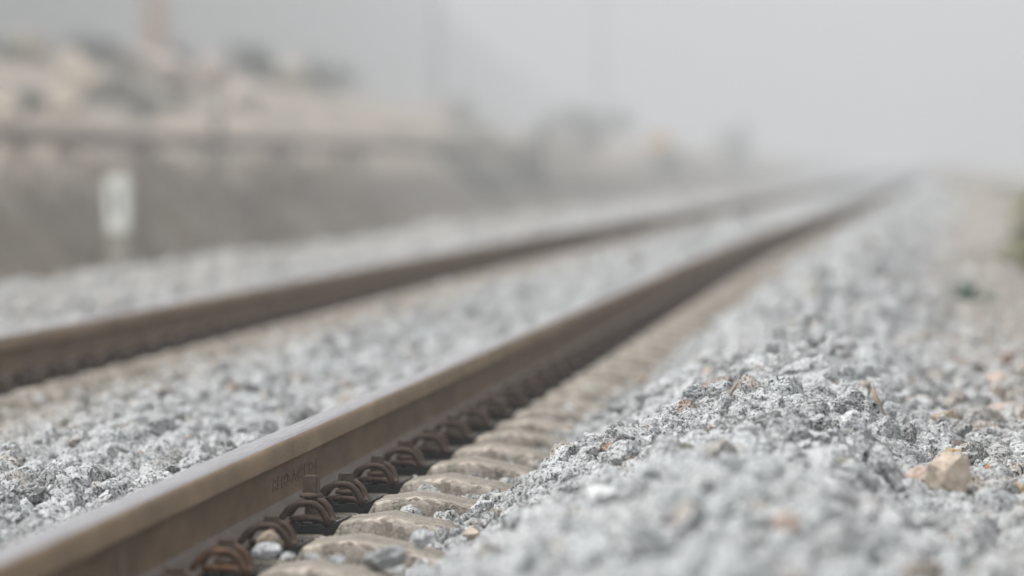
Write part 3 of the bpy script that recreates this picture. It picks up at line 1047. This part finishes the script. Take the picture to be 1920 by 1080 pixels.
def slab(name, outline, th, mat, parent, y=0, bev=.008):
    bm = bmesh.new()
    a = [bm.verts.new((x, y - th / 2, z)) for x, z in outline]; b_ = [bm.verts.new((x, y + th / 2, z)) for x, z in outline]
    bm.faces.new(a); bm.faces.new(b_[::-1])
    for i in range(len(a)):
        j = (i + 1) % len(a); bm.faces.new((a[i], a[j], b_[j], b_[i]))
    bmesh.ops.recalc_face_normals(bm, faces=bm.faces)
    if bev: bmesh.ops.bevel(bm, geom=bm.edges[:], offset=bev, segments=2, affect='EDGES')
    return link(name, bm_mesh(name, bm), mat, parent)


wt = .080
zs = H - .36
top = [(-wt * .88, zs), (wt * .88, zs)] + [(wt * math.cos(a), H - .05 + .05 * math.sin(a)) for a in np.linspace(0, math.pi, 9)]
slab('painted_head', top, .12, M['paint'], e)
slab('base', [(-wt * .74, 0), (wt * .74, 0), (wt * .80, zs - .002), (-wt * .80, zs - .002)], .116, M['bare'], e)
cu = bpy.data.curves.new('digit', 'FONT'); cu.body = '1'; cu.size = .25; cu.extrude = .002; cu.align_x = 'CENTER'
to = bpy.data.objects.new('digit', cu); C.objects.link(to); bpy.context.view_layer.update()
tm = bpy.data.meshes.new_from_object(to.evaluated_get(bpy.context.evaluated_depsgraph_get())); bpy.data.objects.remove(to)
dg = link('painted_digit', tm, M['black'], e)
dg.rotation_euler = (math.pi / 2, 0, 0); dg.location = (-.012, -.0625, H - .26)
e.rotation_euler.z = PSI


def pole(label, px, d, r, h, mat, arm=True):
    p0 = img(px, VY, d)
    z0 = float(bank_z(p0.x, p0.y)) if p0.x < -7 else float(S(p0.x, p0.y))
    e = empty('utility_pole', (p0.x, p0.y, z0 - .2))
    tag(e, label, 'utility pole')
    bm = bmesh.new(); tube(bm, [(0, 0, 0), (0, 0, h * .5), (0, 0, h)], [r, r * .88, r * .72], 14)
    link('shaft', bm_mesh('shaft', bm, True), M[mat], e)
    if arm:
        bm = bmesh.new()
        bmesh.ops.create_cube(bm, size=1, matrix=Matrix.Translation((0, -r * .9 - .045, h - .5)) @ Matrix.Diagonal((1.6, .09, .11, 1)))
        link('crossarm', bm_mesh('crossarm', bm), M['bark'], e)
        for s in (-.7, .7):
            bm = bmesh.new(); tube(bm, [(s, -r * .9 - .045, h - .445), (s, -r * .9 - .045, h - .36), (s, -r * .9 - .045, h - .26)], [.03, .055, .035], 8)
            link('insulator', bm_mesh('insulator', bm), M['greypole'], e)


pole('thick pale concrete pole rising behind the boulders at upper left', 292, 120, .33, 8, 'pole')
pole('thin grey pole fading into fog left of the middle', 818, 300, .18, 11.0, 'greypole')
pole('very faint pole in the fog above the bushes', 1128, 480, .24, 15, 'greypole')
p = img(1236, 300, 170)
e = empty('trackside_sign', (p.x, p.y, float(bank_z(p.x, p.y)) - .1 if p.x < -6.4 else float(S(p.x, p.y)) - .1))
tag(e, 'small blurred orange sign board beside the track in the fog', 'sign')
hz = img(1236, 266, 170).z - e.location.z
bm = bmesh.new(); tube(bm, [(0, 0, 0), (0, 0, hz + .1)], [.022, .022], 8); link('post', bm_mesh('post', bm), M['greypole'], e)
slab('panel', [(-.38, hz - .22), (.38, hz - .22), (.38, hz + .22), (-.38, hz + .22)], .03, M['sign'], e, y=-.04, bev=.004)

# ------------------------------------------------------------------ twig, weeds, grass
p, d = ground_hit(1668, 812)
bm = bmesh.new()
q = [p + Vector(v) for v in ((.004, -.01, -.02), (-.002, 0, .012), (-.014, .004, .040), (-.024, .010, .062), (-.033, .014, .086))]
tube(bm, q, [.0052, .0050, .0046, .0050, .0040], 8)
tw = link('twig', bm_mesh('twig', bm, True), M['twig'])
tag(tw, 'dry brown twig poking up from the gravel heap', 'twig')
p, d = ground_hit(1368, 764)
bm = bmesh.new()
q = [p + Vector(v) for v in ((-.014, 0, -.008), (-.004, .004, .016), (.006, .004, .034), (.014, .01, .046))]
tube(bm, q, [.004, .0038, .0036, .002], 8)
tw = link('twig', bm_mesh('twig', bm, True), M['twig'])
tag(tw, 'short dark twig lying on the far slope of the heap', 'twig')


def leaf_strip(V, Q, base, tip, w, bend, r):
    """one blade: three cross pairs from base to tip"""
    base = np.array(base); tip = np.array(tip)
    side = np.cross(tip - base, r.normal(size=3)); side /= (np.linalg.norm(side) + 1e-9)
    n0 = len(V)
    for t, ww in ((0, .5), (.45, 1), (.8, .6), (1, .05)):
        c = base + (tip - base) * t + np.array(bend) * t * (1 - t) * 2
        V.append(c - side * w * ww * .5); V.append(c + side * w * ww * .5)
    for i in range(3):
        Q.append((n0 + 2 * i, n0 + 2 * i + 1, n0 + 2 * i + 3, n0 + 2 * i + 2))


def weed(p, h, spread, nst, seed, label, mat='weed'):
    r = np.random.RandomState(seed)
    e = empty('weed_plant', p)
    tag(e, label, 'weed')
    V, Q = [], []
    bm = bmesh.new()
    for s in range(nst):
        a = r.uniform(0, 6.28); l = h * r.uniform(.55, 1)
        t = np.array([math.cos(a) * spread * r.rand(), math.sin(a) * spread * r.rand(), l])
        tube(bm, [(0, 0, -.02), tuple(t * np.array([.35, .35, .5])), tuple(t)], [.005, .004, .002], 5)
        for j in range(16):
            f = r.uniform(.15, 1)
            b0 = t * np.array([f ** 1.4, f ** 1.4, f])
            b1 = b0 + r.normal(size=3) * np.array([.07, .07, .03]) + np.array([0, 0, .03])
            leaf_strip(V, Q, b0, b1, .028, (0, 0, .01), r)
    link('stems', bm_mesh('stems', bm), M[mat], e)
    link('leaves', np_mesh('leaves', np.array(V), np.array(Q)), M[mat], e)


def on_ground(px, d):
    p = img(px, VY, d)
    return Vector((p.x, p.y, float(S(p.x, p.y)) - .02))


weed(on_ground(1920, 30), .50, .16, 8, 5, 'leafy olive green weed growing at the right edge of the photo')
weed(on_ground(1940, 27), .30, .12, 10, 6, 'low weed at the foot of the tall one at the right edge')
p, d = ground_hit(1809, 572)
weed(p, .022, .01, 2, 8, 'small dark green sprout in the blurred gravel at right', 'green')


def grass(name, label, n, xr, yr, hr, zfun, mat, seed, wid=.006):
    r = np.random.RandomState(seed)
    V, Q = [], []
    X = r.uniform(*xr, n); Y = yr[0] + (yr[1] - yr[0]) * r.rand(n) ** 1.3
    cl = vnoise(X * 1.6, Y * 1.1, seed) > -.02
    X = X[cl]; Y = Y[cl]
    Z = zfun(X, Y)
    for x, y, z in zip(X, Y, Z):
        h = r.uniform(*hr)
        lean = r.normal(size=2) * h * .35
        leaf_strip(V, Q, (x, y, z - .02), (x + lean[0], y + lean[1], z + h), wid * r.uniform(.6, 1.4), (0, 0, h * .15), r)
    o = link(name, np_mesh(name, np.array(V), np.array(Q)), M[mat])
    tag(o, label, 'grass', kind='stuff')


grass('dry_grass', 'dark dry grass and scrub in the dip between the ballast and the bank', 16000, (-11.1, -7.9), (34, 105), (.10, .36), lambda x, y: np.maximum(S(x, y) - .02, bank_z(x, y)), 'dry', 31, .026)
grass('verge_grass', 'short pale dry grass on the verge at right', 6000, (.55, 3.2), (22, 90), (.03, .11), lambda x, y: S(x, y) - .02, 'pale', 32, .01)

# ------------------------------------------------------------------ haze, sky, sun, camera
bm = bmesh.new()
bmesh.ops.create_cube(bm, size=1, matrix=Matrix.Translation((0, 680, 27)) @ Matrix.Diagonal((820, 1500, 60.0, 1)))
hm = bpy.data.materials.new('fog')
hm.use_nodes = True
nt = hm.node_tree; nt.nodes.clear()
ho = nt.nodes.new('ShaderNodeOutputMaterial'); pv = nt.nodes.new('ShaderNodeVolumePrincipled')
pv.inputs['Color'].default_value = (.592, .610, .630, 1); pv.inputs['Density'].default_value = .0031; pv.inputs['Anisotropy'].default_value = 0.0
nt.links.new(pv.outputs[0], ho.inputs['Volume'])
hz_o = link('haze', bm_mesh('haze', bm), hm)
tag(hz_o, 'pale fog that swallows the far end of the track', 'fog', kind='stuff')

EL, AZ = math.radians(60), math.radians(-100)      # azimuth from +Y towards +X
w = bpy.data.worlds.new('World'); sc.world = w; w.use_nodes = True
nt = w.node_tree
bg = nt.nodes['Background']
sky = nt.nodes.new('ShaderNodeTexSky'); sky.sky_type = 'NISHITA'; sky.sun_disc = False
sky.sun_elevation = EL; sky.sun_rotation = AZ
sky.air_density = 1.0; sky.dust_density = 3.0
hs = nt.nodes.new('ShaderNodeHueSaturation'); hs.inputs['Saturation'].default_value = .10
nt.links.new(sky.outputs[0], hs.inputs['Color']); nt.links.new(hs.outputs[0], bg.inputs['Color'])
bg.inputs['Strength'].default_value = .15
sd = bpy.data.lights.new('Sun', 'SUN'); sd.energy = 1.5; sd.angle = math.radians(22); sd.color = (1, .97, .93)
so = bpy.data.objects.new('Sun', sd); C.objects.link(so)
dirv = Vector((math.sin(AZ) * math.cos(EL), math.cos(AZ) * math.cos(EL), math.sin(EL)))
so.rotation_euler = dirv.to_track_quat('Z', 'Y').to_euler()
so.location = (0, 0, 30)

cam = bpy.data.cameras.new('Camera'); co_ = bpy.data.objects.new('Camera', cam); C.objects.link(co_)
co_.matrix_world = Matrix.Translation((0, 0, CAMZ)) @ RC.to_4x4()
cam.sensor_width = 36; cam.lens = 36 * F / 1920
cam.clip_start = .05; cam.clip_end = 4000
cam.dof.use_dof = True; cam.dof.focus_distance = 10.22; cam.dof.aperture_fstop = 3.2; cam.dof.aperture_blades = 0
sc.camera = co_
sc.render.resolution_x, sc.render.resolution_y = 1024, 576
sc.view_settings.view_transform = 'Standard'; sc.view_settings.look = 'None'; sc.view_settings.gamma = 1; sc.view_settings.exposure = 1.15
sc.cycles.volume_bounces = 3
sc.cycles.max_bounces = 8; sc.cycles.diffuse_bounces = 4
